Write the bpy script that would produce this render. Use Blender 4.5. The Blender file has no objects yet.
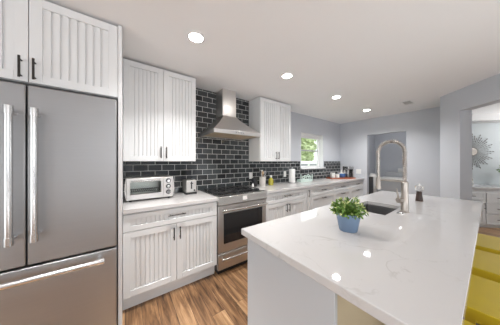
import bpy, bmesh, math, random
from mathutils import Vector, Matrix
R = random.Random(7)
C = bpy.context.scene.collection
S = bpy.context.scene
PI = math.pi

# ------------------------------------------------------------------ camera
F_PX = 173.2
cam_d = bpy.data.cameras.new('camera'); cam = bpy.data.objects.new('camera', cam_d); C.objects.link(cam)
cam_d.sensor_fit = 'HORIZONTAL'; cam_d.sensor_width = 36.0
cam_d.lens = 36.0 * F_PX / 500.0
cam_d.shift_y = -1.0 / 500.0
cam_d.clip_start = 0.02
cam.location = (0, 0, 1.37)
AX = math.atan2(0.811, 0.585)                       # heading of the optical axis
cam.rotation_euler = (PI / 2, 0, AX - PI / 2)
S.camera = cam

# ------------------------------------------------------------------ world, sun, added fill lights, exposure
W = bpy.data.worlds.new('sky'); S.world = W; W.use_nodes = True
wn = W.node_tree; bg = wn.nodes['Background']
bg.inputs['Color'].default_value = (0.93, 0.97, 1.0, 1); bg.inputs['Strength'].default_value = 1.7
sun_d = bpy.data.lights.new('sun', 'SUN'); sun = bpy.data.objects.new('sun', sun_d); C.objects.link(sun)
sun_d.energy = 4.0; sun_d.angle = 0.02; sun_d.color = (1, 0.96, 0.88)
sun.rotation_euler = Vector((-0.55, -0.12, -0.75)).to_track_quat('-Z', 'Y').to_euler()
def area(name, loc, direction, sx, sy, power, col=(1, 1, 1)):
    d = bpy.data.lights.new(name, 'AREA'); o = bpy.data.objects.new(name, d); C.objects.link(o)
    d.shape = 'RECTANGLE'; d.size = sx; d.size_y = sy; d.energy = power; d.color = col
    o.location = loc; o.rotation_euler = Vector(direction).to_track_quat('-Z', 'Y').to_euler()
    return o
area('side_fill', (-3.16, -1.0, 1.15), (1, 0, 0), 4.0, 2.1, 16, (0.98, 0.99, 1.0))  # unseen fill lamp added outside the side opening
area('back_fill', (1.05, -4.46, 1.80), (0, 1, 0), 2.3, 0.75, 30, (0.98, 0.99, 1.0))  # added fill behind the camera, shining in through the back opening
area('dining_ceiling_fill', (-0.4, -2.9, 0.45), (0, 0, 1), 2.6, 1.8, 31, (0.98, 0.99, 1.0))  # added upward fill to brighten the ceiling; no fixture is modelled
area('stools_ceiling_fill', (1.5, -1.7, 0.45), (0, 0, 1), 1.4, 1.2, 19, (0.98, 0.99, 1.0))  # second added ceiling fill, out of view on the stool side
S.view_settings.view_transform = 'Standard'; S.view_settings.look = 'None'
S.view_settings.gamma = 1.0; S.view_settings.use_curve_mapping = False
S.view_settings.exposure = 0.55
def point_fill(name, loc, power, r, col=(1, 1, 1)):
    d = bpy.data.lights.new(name, 'POINT'); o = bpy.data.objects.new(name, d); C.objects.link(o)
    d.energy = power; d.shadow_soft_size = r; d.color = col; o.location = loc
area('fridge_floor_fill', (-0.65, 0.9, 2.42), (0, 0, -1), 0.12, 0.12, 10, (1, 0.985, 0.965)).data.spread = math.radians(75)  # unseen lamp added to brighten the floor mirrored in the freezer drawer
point_fill('laundry_fill', (5.55, 1.25, 2.2), 3.2, 0.08)  # added fill for the doorway room; no lamp is seen there
point_fill('beyond_fill', (5.9, -1.7, 2.1), 16, 0.15)  # unseen point light added to lift the cabinets beyond the opening
area('beyond_ceiling_fill', (7.4, -1.5, 1.2), (0, 0, 1), 0.9, 0.9, 40)  # added upward light brightening the ceiling beyond the opening
LAMP = 30.0
DOWN = (8.5, 4.5, 5, 14)                               # watts of each ceiling downlight, near to far                                          # radiance of the ceiling lamps

# ------------------------------------------------------------------ materials
def pm(name, col, rough=0.5, metal=0.0, var=0.03, vscale=8.0, bump=0.0, bscale=200.0, stretch=None, **kw):
    m = bpy.data.materials.new(name); m.use_nodes = True
    nt = m.node_tree; b = nt.nodes['Principled BSDF']
    b.inputs['Roughness'].default_value = rough; b.inputs['Metallic'].default_value = metal
    for k, v in kw.items(): b.inputs[k.replace('_', ' ')].default_value = v
    tc = nt.nodes.new('ShaderNodeTexCoord')
    src = tc.outputs['Object']
    if stretch:
        mp = nt.nodes.new('ShaderNodeMapping'); mp.inputs['Scale'].default_value = stretch
        nt.links.new(src, mp.inputs['Vector']); src = mp.outputs['Vector']
    n = nt.nodes.new('ShaderNodeTexNoise'); n.inputs['Scale'].default_value = vscale; n.inputs['Detail'].default_value = 3
    nt.links.new(src, n.inputs['Vector'])
    r = nt.nodes.new('ShaderNodeMix'); r.data_type = 'RGBA'
    r.inputs[6].default_value = tuple(max(0, c * (1 - var)) for c in col) + (1,)
    r.inputs[7].default_value = tuple(min(1, c * (1 + var)) for c in col) + (1,)
    nt.links.new(n.outputs['Fac'], r.inputs[0]); nt.links.new(r.outputs[2], b.inputs['Base Color'])
    if bump > 0:
        n2 = nt.nodes.new('ShaderNodeTexNoise'); n2.inputs['Scale'].default_value = bscale
        nt.links.new(src, n2.inputs['Vector'])
        bp = nt.nodes.new('ShaderNodeBump'); bp.inputs['Strength'].default_value = bump; bp.inputs['Distance'].default_value = 0.002
        nt.links.new(n2.outputs['Fac'], bp.inputs['Height']); nt.links.new(bp.outputs['Normal'], b.inputs['Normal'])
    return m

def emit(name, col, strength):
    m = pm(name, (0.9, 0.9, 0.9), 0.4)
    b = m.node_tree.nodes['Principled BSDF']
    b.inputs['Emission Color'].default_value = tuple(col) + (1,); b.inputs['Emission Strength'].default_value = strength
    return m

M = {}
M['wall'] = pm('grey_wall_paint', (0.54, 0.56, 0.60), 0.65, var=0.015, vscale=3, bump=0.15, bscale=120)
M['wall_pale'] = pm('pale_wall_paint', (0.53, 0.57, 0.585), 0.65, var=0.015, vscale=3)
M['ceiling'] = pm('ceiling_paint', (0.85, 0.85, 0.855), 0.8, var=0.012, vscale=2, bump=0.1, bscale=90)
M['trim'] = pm('white_trim_paint', (0.82, 0.82, 0.82), 0.4, var=0.01)
M['cab'] = pm('cabinet_paint', (0.735, 0.745, 0.75), 0.3, var=0.012, vscale=5)
M['cab_in'] = pm('cabinet_carcass_paint', (0.62, 0.61, 0.60), 0.4, var=0.012, vscale=5)
M['island'] = pm('island_paint', (0.52, 0.55, 0.58), 0.35, var=0.01)
M['bronze'] = pm('dark_bronze_metal', (0.035, 0.032, 0.030), 0.35, 0.6, var=0.1)
M['steel'] = pm('brushed_stainless_steel', (0.35, 0.35, 0.355), 0.42, 1.0, var=0.03, vscale=6, bump=0.08, bscale=60, stretch=(0.6, 0.6, 30))
M['steel_h'] = pm('polished_stainless_steel', (0.66, 0.655, 0.65), 0.22, 1.0, var=0.03, vscale=6)
M['steel_range'] = pm('range_stainless_steel', (0.56, 0.545, 0.53), 0.32, 1.0, var=0.03, vscale=6)
M['steel_hood'] = pm('hood_stainless_steel', (0.72, 0.70, 0.68), 0.30, 1.0, var=0.03, vscale=6)
M['steel_oven'] = pm('silver_oven_finish', (0.62, 0.605, 0.59), 0.42, 0.9, var=0.03, vscale=6)
M['nickel'] = pm('brushed_nickel', (0.50, 0.46, 0.42), 0.36, 1.0, var=0.04)
M['chrome'] = pm('chrome', (0.8, 0.8, 0.8), 0.08, 1.0, var=0.02)
M['black_glass'] = pm('black_glass', (0.012, 0.012, 0.014), 0.05, 0.0, var=0.1)
M['black'] = pm('black_enamel', (0.02, 0.02, 0.021), 0.35, var=0.15)
M['iron'] = pm('cast_iron', (0.03, 0.03, 0.032), 0.55, 0.2, var=0.2, bump=0.2)
M['dark_grey'] = pm('dark_grey_plastic', (0.06, 0.06, 0.065), 0.45, var=0.1)
M['filter'] = pm('filter_reflection_tan', (0.70, 0.58, 0.42), 0.5, 0.4, var=0.15, vscale=40)  # tan imitates the wood floor reflected in the metal
M['white_plastic'] = pm('white_plastic', (0.82, 0.82, 0.80), 0.35, var=0.01)
M['ceramic'] = pm('white_ceramic', (0.80, 0.79, 0.77), 0.15, var=0.02)
M['paper'] = pm('paper_towel', (0.86, 0.85, 0.84), 0.9, var=0.03, bump=0.4, bscale=150)
M['stone_grey'] = pm('warm_grey_stoneware', (0.58, 0.55, 0.52), 0.3, var=0.05)
M['mint'] = pm('mint_enamel', (0.62, 0.75, 0.70), 0.3, var=0.04)
M['oil'] = pm('golden_olive_oil', (0.38, 0.34, 0.03), 0.12, var=0.15, vscale=30)
M['red_wood'] = pm('reddish_wood', (0.30, 0.085, 0.035), 0.35, var=0.25, vscale=12, stretch=(1, 8, 8))
M['wood'] = pm('pale_wood', (0.52, 0.36, 0.20), 0.5, var=0.2, vscale=12, stretch=(8, 8, 1))
M['dark_wood'] = pm('dark_walnut', (0.045, 0.026, 0.02), 0.35, var=0.3, vscale=14)
M['blue_ceramic'] = pm('blue_glaze', (0.06, 0.13, 0.32), 0.15, var=0.25, vscale=25)
M['pot'] = pm('periwinkle_glaze', (0.16, 0.235, 0.35), 0.45, var=0.04)
M['soil'] = pm('soil', (0.05, 0.035, 0.025), 0.9, var=0.4, vscale=60)
M['leaf'] = pm('leaf_green', (0.12, 0.225, 0.035), 0.5, var=0.6, vscale=60)
M['bud'] = pm('pale_green_tips', (0.66, 0.70, 0.34), 0.6, var=0.2, vscale=80)
M['yellow'] = pm('yellow_enamel', (0.60, 0.45, 0.02), 0.42, 0.0, var=0.04)
M['laundry'] = pm('pale_grey_enamel', (0.42, 0.43, 0.45), 0.35, var=0.02)
M['tree_leaf'] = pm('tree_leaf', (0.60, 0.66, 0.40), 0.6, var=0.45, vscale=3)
M['bark'] = pm('bark', (0.12, 0.09, 0.06), 0.9, var=0.3, vscale=20)
M['grass'] = pm('grass', (0.16, 0.24, 0.07), 0.9, var=0.3, vscale=4)
M['fence'] = pm('white_fence_paint', (0.85, 0.85, 0.85), 0.5, var=0.02)
M['fence_board'] = pm('lilac_grey_boards', (0.33, 0.315, 0.37), 0.6, var=0.05)
M['mirror'] = pm('mirror_silver', (0.62, 0.55, 0.50), 0.2, 1.0, var=0.01)
M['bronze_pale'] = pm('aged_silver_metal', (0.16, 0.15, 0.145), 0.45, 0.5, var=0.2)
M['rail_grey'] = pm('grey_rail_and_soffit_shade', (0.40, 0.40, 0.40), 0.5)  # also serves as painted shade on the strip under the soffit
M['cream'] = pm('panel_bounce_tint', (0.52, 0.45, 0.32), 0.5, var=0.03)  # warm tint stands in for yellow light bounced off the stools
M['lamp'] = emit('lamp_lens', (1, 0.97, 0.92), LAMP)
M['hood_lamp'] = emit('hood_lamp_lens', (1, 0.85, 0.6), 25.0)
M['clear'] = pm('clear_glass', (0.92, 0.97, 0.95), 0.02, var=0.0, Transmission_Weight=1.0, IOR=1.1)
M['acrylic'] = pm('clear_acrylic', (0.93, 0.92, 0.90), 0.06, var=0.0, Transmission_Weight=0.75, IOR=1.3)

def nodes_of(m): return m.node_tree, m.node_tree.nodes['Principled BSDF']

def tile_mat():
    m = pm('dark_glass_subway_tile', (0.1, 0.1, 0.1), 0.08)
    nt, b = nodes_of(m)
    for n in [x for x in nt.nodes if x.bl_idname in ('ShaderNodeTexNoise', 'ShaderNodeMix')]: nt.nodes.remove(n)
    tc = next(n for n in nt.nodes if n.bl_idname == 'ShaderNodeTexCoord')
    sp = nt.nodes.new('ShaderNodeSeparateXYZ'); cb = nt.nodes.new('ShaderNodeCombineXYZ')
    nt.links.new(tc.outputs['Object'], sp.inputs[0]); nt.links.new(sp.outputs['X'], cb.inputs['X']); nt.links.new(sp.outputs['Z'], cb.inputs['Y'])
    br = nt.nodes.new('ShaderNodeTexBrick'); nt.links.new(cb.outputs[0], br.inputs['Vector'])
    br.offset = 0.5
    br.inputs['Color1'].default_value = (0.014, 0.016, 0.018, 1); br.inputs['Color2'].default_value = (0.058, 0.066, 0.070, 1)
    br.inputs['Mortar'].default_value = (0.55, 0.55, 0.54, 1)
    br.inputs['Scale'].default_value = 1.0; br.inputs['Mortar Size'].default_value = 0.0034
    br.inputs['Brick Width'].default_value = 0.155; br.inputs['Row Height'].default_value = 0.0775; br.inputs['Mortar Smooth'].default_value = 0.1
    nt.links.new(br.outputs['Color'], b.inputs['Base Color'])
    mr = nt.nodes.new('ShaderNodeMapRange'); mr.inputs['To Min'].default_value = 0.04; mr.inputs['To Max'].default_value = 0.8
    nt.links.new(br.outputs['Fac'], mr.inputs['Value']); nt.links.new(mr.outputs[0], b.inputs['Roughness'])
    # soft wavy glass and grooves at the joints
    br2 = nt.nodes.new('ShaderNodeTexBrick'); nt.links.new(cb.outputs[0], br2.inputs['Vector']); br2.offset = 0.5
    for k in ('Scale', 'Brick Width', 'Row Height'): br2.inputs[k].default_value = br.inputs[k].default_value
    br2.inputs['Mortar Size'].default_value = 0.006; br2.inputs['Mortar Smooth'].default_value = 1.0
    inv = nt.nodes.new('ShaderNodeMath'); inv.operation = 'SUBTRACT'; inv.inputs[0].default_value = 1.0
    nt.links.new(br2.outputs['Fac'], inv.inputs[1])
    nz = nt.nodes.new('ShaderNodeTexNoise'); nz.inputs['Scale'].default_value = 14; nt.links.new(tc.outputs['Object'], nz.inputs['Vector'])
    ad = nt.nodes.new('ShaderNodeMath'); ad.operation = 'MULTIPLY_ADD'; ad.inputs[1].default_value = 0.3
    nt.links.new(nz.outputs['Fac'], ad.inputs[0]); nt.links.new(inv.outputs[0], ad.inputs[2])
    bp = nt.nodes.new('ShaderNodeBump'); bp.inputs['Strength'].default_value = 0.6; bp.inputs['Distance'].default_value = 0.003
    nt.links.new(ad.outputs[0], bp.inputs['Height']); nt.links.new(bp.outputs['Normal'], b.inputs['Normal'])
    return m
M['tile'] = tile_mat()

def floor_mat():
    m = pm('brown_plank_floor', (0.3, 0.2, 0.1), 0.35)
    nt, b = nodes_of(m)
    for n in [x for x in nt.nodes if x.bl_idname in ('ShaderNodeTexNoise', 'ShaderNodeMix')]: nt.nodes.remove(n)
    tc = next(n for n in nt.nodes if n.bl_idname == 'ShaderNodeTexCoord')
    sp = nt.nodes.new('ShaderNodeSeparateXYZ'); cb = nt.nodes.new('ShaderNodeCombineXYZ')
    nt.links.new(tc.outputs['Object'], sp.inputs[0]); nt.links.new(sp.outputs['Y'], cb.inputs['X']); nt.links.new(sp.outputs['X'], cb.inputs['Y'])
    br = nt.nodes.new('ShaderNodeTexBrick'); nt.links.new(cb.outputs[0], br.inputs['Vector']); br.offset = 0.37
    br.inputs['Color1'].default_value = (0, 0, 0, 1); br.inputs['Color2'].default_value = (1, 1, 1, 1); br.inputs['Mortar'].default_value = (0.5, 0.5, 0.5, 1)
    br.inputs['Scale'].default_value = 1; br.inputs['Brick Width'].default_value = 1.22; br.inputs['Row Height'].default_value = 0.125; br.inputs['Mortar Size'].default_value = 0.0016
    # grain: noise stretched along the plank, shifted per plank
    ofs = nt.nodes.new('ShaderNodeVectorMath'); ofs.operation = 'MULTIPLY_ADD'
    nt.links.new(br.outputs['Color'], ofs.inputs[0]); ofs.inputs[1].default_value = (7, 3, 5); nt.links.new(cb.outputs[0], ofs.inputs[2])
    mp = nt.nodes.new('ShaderNodeMapping'); mp.inputs['Scale'].default_value = (1.5, 16, 1); nt.links.new(ofs.outputs[0], mp.inputs['Vector'])
    n1 = nt.nodes.new('ShaderNodeTexNoise'); n1.inputs['Scale'].default_value = 1.6; n1.inputs['Detail'].default_value = 6; n1.inputs['Roughness'].default_value = 0.65; n1.inputs['Distortion'].default_value = 0.8
    nt.links.new(mp.outputs[0], n1.inputs['Vector'])
    bw = nt.nodes.new('ShaderNodeMath'); bw.operation = 'MULTIPLY_ADD'; bw.inputs[1].default_value = 0.22
    nt.links.new(br.outputs['Color'], bw.inputs[0]); nt.links.new(n1.outputs['Fac'], bw.inputs[2])
    cr = nt.nodes.new('ShaderNodeValToRGB'); e = cr.color_ramp.elements
    e[0].position = 0.36; e[0].color = (0.055, 0.028, 0.014, 1); e[1].position = 0.88; e[1].color = (0.60, 0.38, 0.21, 1)
    x = cr.color_ramp.elements.new(0.55); x.color = (0.225, 0.118, 0.056, 1)
    x = cr.color_ramp.elements.new(0.72); x.color = (0.40, 0.235, 0.12, 1)
    nt.links.new(bw.outputs[0], cr.inputs['Fac'])
    mx = nt.nodes.new('ShaderNodeMix'); mx.data_type = 'RGBA'; mx.inputs[7].default_value = (0.05, 0.03, 0.02, 1)
    nt.links.new(br.outputs['Fac'], mx.inputs[0]); nt.links.new(cr.outputs['Color'], mx.inputs[6]); nt.links.new(mx.outputs[2], b.inputs['Base Color'])
    bp = nt.nodes.new('ShaderNodeBump'); bp.inputs['Strength'].default_value = 0.15; bp.inputs['Distance'].default_value = 0.002
    nt.links.new(n1.outputs['Fac'], bp.inputs['Height']); nt.links.new(bp.outputs['Normal'], b.inputs['Normal'])
    return m
M['floor'] = floor_mat()

def quartz_mat():
    m = pm('white_quartz', (0.8, 0.8, 0.8), 0.04)
    nt, b = nodes_of(m)
    for n in [x for x in nt.nodes if x.bl_idname in ('ShaderNodeTexNoise', 'ShaderNodeMix')]: nt.nodes.remove(n)
    tc = next(n for n in nt.nodes if n.bl_idname == 'ShaderNodeTexCoord')
    n1 = nt.nodes.new('ShaderNodeTexNoise'); n1.inputs['Scale'].default_value = 2.6; n1.inputs['Detail'].default_value = 5; n1.inputs['Distortion'].default_value = 1.2
    nt.links.new(tc.outputs['Object'], n1.inputs['Vector'])
    s = nt.nodes.new('ShaderNodeMath'); s.operation = 'SUBTRACT'; s.inputs[1].default_value = 0.5; nt.links.new(n1.outputs['Fac'], s.inputs[0])
    a = nt.nodes.new('ShaderNodeMath'); a.operation = 'ABSOLUTE'; nt.links.new(s.outputs[0], a.inputs[0])
    r = nt.nodes.new('ShaderNodeMapRange'); r.inputs['From Min'].default_value = 0.0; r.inputs['From Max'].default_value = 0.012; r.inputs['To Min'].default_value = 1; r.inputs['To Max'].default_value = 0
    nt.links.new(a.outputs[0], r.inputs['Value'])
    n2 = nt.nodes.new('ShaderNodeTexNoise'); n2.inputs['Scale'].default_value = 5; n2.inputs['Detail'].default_value = 2
    nt.links.new(tc.outputs['Object'], n2.inputs['Vector'])
    r2 = nt.nodes.new('ShaderNodeMapRange'); r2.inputs['From Min'].default_value = 0.45; r2.inputs['From Max'].default_value = 0.62; r2.inputs['To Max'].default_value = 0.5
    nt.links.new(n2.outputs['Fac'], r2.inputs['Value'])
    mu = nt.nodes.new('ShaderNodeMath'); mu.operation = 'MULTIPLY'; nt.links.new(r.outputs[0], mu.inputs[0]); nt.links.new(r2.outputs[0], mu.inputs[1])
    mx = nt.nodes.new('ShaderNodeMix'); mx.data_type = 'RGBA'; mx.inputs[6].default_value = (0.61, 0.597, 0.592, 1); mx.inputs[7].default_value = (0.40, 0.38, 0.36, 1)
    nt.links.new(mu.outputs[0], mx.inputs[0]); nt.links.new(mx.outputs[2], b.inputs['Base Color'])
    return m
M['quartz'] = quartz_mat()

# ------------------------------------------------------------------ building helpers
class MB:
    """collects shapes given in the frame whose origin is OFF"""
    def __init__(s, off=(0, 0, 0)): s.bm = bmesh.new(); s.off = Vector(off)
    def V(s, p): return s.bm.verts.new(Vector(p) - s.off)
    def face(s, vs):
        try: return s.bm.faces.new(vs)
        except ValueError: return None
    def box(s, x0, x1, y0, y1, z0, z1):
        v = [s.V((x, y, z)) for z in (z0, z1) for y in (y0, y1) for x in (x0, x1)]
        for f in ((0, 2, 3, 1), (4, 5, 7, 6), (0, 1, 5, 4), (2, 6, 7, 3), (0, 4, 6, 2), (1, 3, 7, 5)): s.face([v[i] for i in f])
        return s
    def hexa(s, bot, top):
        v = [s.V(p) for p in bot] + [s.V(p) for p in top]; n = len(bot)
        s.face(v[:n][::-1]); s.face(v[n:])
        for i in range(n): j = (i + 1) % n; s.face([v[i], v[j], v[n + j], v[n + i]])
        return s
    def prism(s, pts, a, b, axis='z'):
        def mk(p, h): return (p[0], p[1], h) if axis == 'z' else ((p[0], h, p[1]) if axis == 'y' else (h, p[0], p[1]))
        return s.hexa([mk(p, a) for p in pts], [mk(p, b) for p in pts])
    def cyl(s, p0, p1, r0, r1=None, n=16, caps=True):
        r1 = r0 if r1 is None else r1
        p0, p1 = Vector(p0), Vector(p1); d = (p1 - p0).normalized()
        u = d.orthogonal().normalized(); w = d.cross(u)
        A = [s.V(p0 + (u * math.cos(2 * PI * i / n) + w * math.sin(2 * PI * i / n)) * r0) for i in range(n)]
        B = [s.V(p1 + (u * math.cos(2 * PI * i / n) + w * math.sin(2 * PI * i / n)) * r1) for i in range(n)]
        for i in range(n): j = (i + 1) % n; s.face([A[i], A[j], B[j], B[i]])
        if caps: s.face(A[::-1]); s.face(B)
        return s
    def lathe(s, prof, c=(0, 0, 0), n=24, close=True):
        rings = []
        for r, z in prof:
            rings.append([s.V((c[0] + max(r, 1e-4) * math.cos(2 * PI * i / n), c[1] + max(r, 1e-4) * math.sin(2 * PI * i / n), c[2] + z)) for i in range(n)])
        for a, b in zip(rings, rings[1:]):
            for i in range(n): j = (i + 1) % n; s.face([a[i], a[j], b[j], b[i]])
        if close: s.face(rings[0][::-1]); s.face(rings[-1])
        return s
    def tube(s, path, r, n=8, radii=None, closed=False):
        P = [Vector(p) for p in path]; rings = []; prev = None; L = len(P)
        for i, p in enumerate(P):
            t = (P[(i + 1) % L] - P[i - 1]) if closed else (P[min(i + 1, L - 1)] - P[max(i - 1, 0)])
            t.normalize()
            if prev is None: u = t.orthogonal().normalized()
            else:
                u = prev - t * prev.dot(t)
                u = u.normalized() if u.length > 1e-6 else t.orthogonal().normalized()
            prev = u; w = t.cross(u); rr = radii[i] if radii else r
            rings.append([s.V(p + (u * math.cos(2 * PI * k / n) + w * math.sin(2 * PI * k / n)) * rr) for k in range(n)])
        pairs = list(zip(rings, rings[1:])) + ([(rings[-1], rings[0])] if closed else [])
        for a, b in pairs:
            for k in range(n): j = (k + 1) % n; s.face([a[k], a[j], b[j], b[k]])
        if not closed: s.face(rings[0][::-1]); s.face(rings[-1])
        return s
    def ball(s, c, r, sc=(1, 1, 1), n=12, m=8):
        prof = [(r * math.sin(PI * i / m), -r * math.cos(PI * i / m)) for i in range(m + 1)]
        rings = []
        for rr, z in prof:
            rings.append([s.V((c[0] + max(rr, 1e-4) * math.cos(2 * PI * i / n) * sc[0], c[1] + max(rr, 1e-4) * math.sin(2 * PI * i / n) * sc[1], c[2] + z * sc[2])) for i in range(n)])
        for a, b in zip(rings, rings[1:]):
            for i in range(n): j = (i + 1) % n; s.face([a[i], a[j], b[j], b[i]])
        return s
    def build(s, name, mat, parent=None, bevel=0.0, seg=2, smooth=35, cut=None):
        bmesh.ops.recalc_face_normals(s.bm, faces=s.bm.faces)
        me = bpy.data.meshes.new(name); s.bm.to_mesh(me); s.bm.free()
        me.materials.append(mat if not isinstance(mat, str) else M[mat])
        for p in me.polygons: p.use_smooth = True
        me.set_sharp_from_angle(angle=math.radians(smooth))
        o = bpy.data.objects.new(name, me); C.objects.link(o)
        if parent is not None: o.parent = parent
        else: o.location = s.off
        if bevel > 0:
            b = o.modifiers.new('bevel', 'BEVEL'); b.width = bevel; b.segments = seg; b.limit_method = 'ANGLE'; b.angle_limit = math.radians(40)
            b.harden_normals = False
        return o

def thing(name, label, cat, loc=(0, 0, 0), rz=0.0, group=None):
    o = bpy.data.objects.new(name, None); C.objects.link(o); o.empty_display_size = 0.05
    o.location = loc; o.rotation_euler = (0, 0, rz)
    return tag(o, label, cat, group)
def tag(o, label, cat, group=None):
    o['label'] = label; o['category'] = cat
    if group: o['group'] = group
    return o
def struct(o): o['kind'] = 'structure'; return o
def kids(o): return [c for c in bpy.data.objects if c.parent == o]
def dup(root, loc, rz, label, group=None):
    def cp(o, par):
        c = o.copy(); C.objects.link(c); c.parent = par
        for k in kids(o): cp(k, c)
        return c
    r = cp(root, None); r.location = loc; r.rotation_euler = (0, 0, rz); r['label'] = label
    if group: r['group'] = group
    return r

# ------------------------------------------------------------------ setting
H = 2.44; YW = 2.5; XF = 4.97
struct(MB((2, -1, 0)).box(-3.2, 9.5, -4.5, 2.62, -0.1, 0).build('floor', 'floor'))
struct(MB((2, -1, H)).box(-3.2, 9.5, -4.5, 2.62, H, H + 0.15).build('ceiling', 'ceiling'))
WX0, WX1, WZ0, WZ1 = 3.225, 4.105, 1.225, 2.03
b = MB((0, YW, 0))
b.box(-3.2, WX0, YW, YW + 0.14, 0, H); b.box(WX1, 6.6, YW, YW + 0.14, 0, H); b.box(WX0, WX1, YW, YW + 0.14, 0, WZ0); b.box(WX0, WX1, YW, YW + 0.14, WZ1, H)
struct(b.build('wall_left', 'wall'))
b = MB((XF, 1, 0))
b.box(XF, XF + 0.12, 0.485, 1.073, 0, H); b.box(XF, XF + 0.12, 1.825, YW, 0, H); b.box(XF, XF + 0.12, 1.073, 1.825, 2.04, H)
struct(b.build('wall_far', 'wall'))
b = MB((6.4, 1.6, 0))
b.box(XF + 0.12, 6.45, 2.15, 2.25, 0, H); b.box(6.45, 6.55, 0.9, 2.25, 0, H); b.box(XF + 0.12, 6.45, 0.9, 1.0, 0, H)
struct(b.build('wall_laundry', 'wall'))
struct(MB((4.24, 0.385, 0)).box(4.24, XF + 0.12, 0.385, 0.485, 0, H).build('wall_stub', 'wall'))
# 45 degree wall with the wide opening
b = MB()
b.box(0, 0.317, 0, 0.15, 0, H); b.box(0.317, 1.9, 0, 0.15, 2.126, H); b.box(1.9, 2.5, 0, 0.15, 0, H)
o = struct(b.build('wall_diagonal', 'wall')); o.location = (4.24, 0.485, 0); o.rotation_euler = (0, 0, math.radians(225))
struct(MB((2.47, -3, 0)).box(2.47, 2.57, -4.4, -1.25, 0, H).build('wall_right', 'wall'))
b = MB((0, -4.4, 0))
b.box(-3.1, -0.1, -4.5, -4.4, 0, H); b.box(2.2, 2.57, -4.5, -4.4, 0, H); b.box(-0.1, 2.2, -4.5, -4.4, 0, 1.42); b.box(-0.1, 2.2, -4.5, -4.4, 2.15, H)
struct(b.build('wall_back', 'wall'))
b = MB((-3.1, -1, 0))
b.box(-3.2, -3.1, -4.5, -3.0, 0, H); b.box(-3.2, -3.1, 1.0, YW, 0, H); b.box(-3.2, -3.1, -3, 1, 0, 0.1); b.box(-3.2, -3.1, -3, 1, 2.2, H)
struct(b.build('wall_side', 'wall'))
# room beyond the opening, turned 45 degrees
BO = Vector((6.05, 0.04, 0)); BR = -PI / 4
def bt(x, y, z=0): return Vector((BO.x + (x + y) * 0.70711, BO.y + (y - x) * 0.70711, z))
o = struct(MB().box(-0.5, 3.6, 0.5, 0.6, 0, H).build('wall_beyond', 'wall_pale')); o.location = BO; o.rotation_euler = (0, 0, BR)
o = struct(MB().box(-0.5, 3.6, 0.36, 0.499, 2.30, H - 0.001).build('trim_3', 'trim')); o.location = BO; o.rotation_euler = (0, 0, BR)
o = struct(MB().box(-0.5, 3.6, 0.44, 0.499, 2.255, 2.299).build('soffit_shade_trim', 'rail_grey')); o.location = BO; o.rotation_euler = (0, 0, BR)  # darker grey stands in for the shade under the soffit

struct(MB((6, -3.4, 0)).box(2.571, 9.5, -3.5, -3.4, 0, H).build('wall_beyond_glare_block', 'wall_pale'))  # unseen wall added to keep bright sky out of the mirror
# backsplash of dark glass tile
b = MB((0, YW, 0.942))
b.box(-0.017, 0.73, YW - 0.008, YW - 0.0005, 0.943, 1.375); b.box(0.73, 1.775, YW - 0.008, YW - 0.0005, 0.943, H - 0.002)
b.box(1.775, WX0 - 0.04, YW - 0.008, YW - 0.0005, 0.943, 1.375); b.box(WX0 - 0.04, WX1 + 0.04, YW - 0.008, YW - 0.0005, 0.943, WZ0 - 0.035); b.box(WX1 + 0.04, XF - 0.001, YW - 0.008, YW - 0.0005, 0.943, 1.375)
struct(b.build('trim_1', 'tile'))

# window
w = struct(MB((3.66, YW + 0.1, WZ0)).box(WX0 - 0.04, WX1 + 0.05, YW - 0.045, YW + 0.112, WZ0 - 0.03, WZ0 - 0.0005).build('trim_2', 'trim', bevel=0.004))
b = MB((3.66, YW, 1.6))     # white lining of the recess
b.box(WX0, WX0 + 0.006, YW + 0.001, YW + 0.139, WZ0, WZ1); b.box(WX1 - 0.006, WX1, YW + 0.001, YW + 0.139, WZ0, WZ1); b.box(WX0 + 0.006, WX1 - 0.006, YW + 0.001, YW + 0.139, WZ1 - 0.006, WZ1)
struct(b.build('trim_5', 'trim'))
yb = YW + 0.112
win = struct(MB((3.66, yb, WZ0)).box(WX0 + 0.006, WX0 + 0.05, yb, yb + 0.04, WZ0, WZ1 - 0.006).box(WX1 - 0.05, WX1 - 0.006, yb, yb + 0.04, WZ0, WZ1 - 0.006)
     .box(WX0 + 0.05, WX1 - 0.05, yb, yb + 0.04, WZ0, WZ0 + 0.04).box(WX0 + 0.05, WX1 - 0.05, yb, yb + 0.04, WZ1 - 0.045, WZ1 - 0.006).build('window_1', 'trim', bevel=0.002))
MB(win.location).box(WX0 + 0.05, WX1 - 0.05, yb + 0.005, yb + 0.038, 1.62, 1.655).build('meeting_rail', 'rail_grey', win)
MB(win.location).box(WX0 + 0.05, WX1 - 0.05, yb + 0.02, yb + 0.024, WZ0 + 0.04, WZ1 - 0.045).build('pane', 'clear', win)
t = thing('roller_blind', 'white rolled-up blind across the top of the kitchen window', 'blind', (3.66, YW + 0.06, WZ1 - 0.11))
MB(t.location).box(WX0 + 0.012, WX1 - 0.012, YW + 0.045, YW + 0.095, WZ1 - 0.045, WZ1 - 0.008).build('headrail', 'trim', t, bevel=0.004)
b = MB(t.location)
for k in range(5): b.box(WX0 + 0.016, WX1 - 0.016, YW + 0.048, YW + 0.092, WZ1 - 0.058 - k * 0.012, WZ1 - 0.048 - k * 0.012)
b.build('folded_shade', 'trim', t, bevel=0.002)
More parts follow.
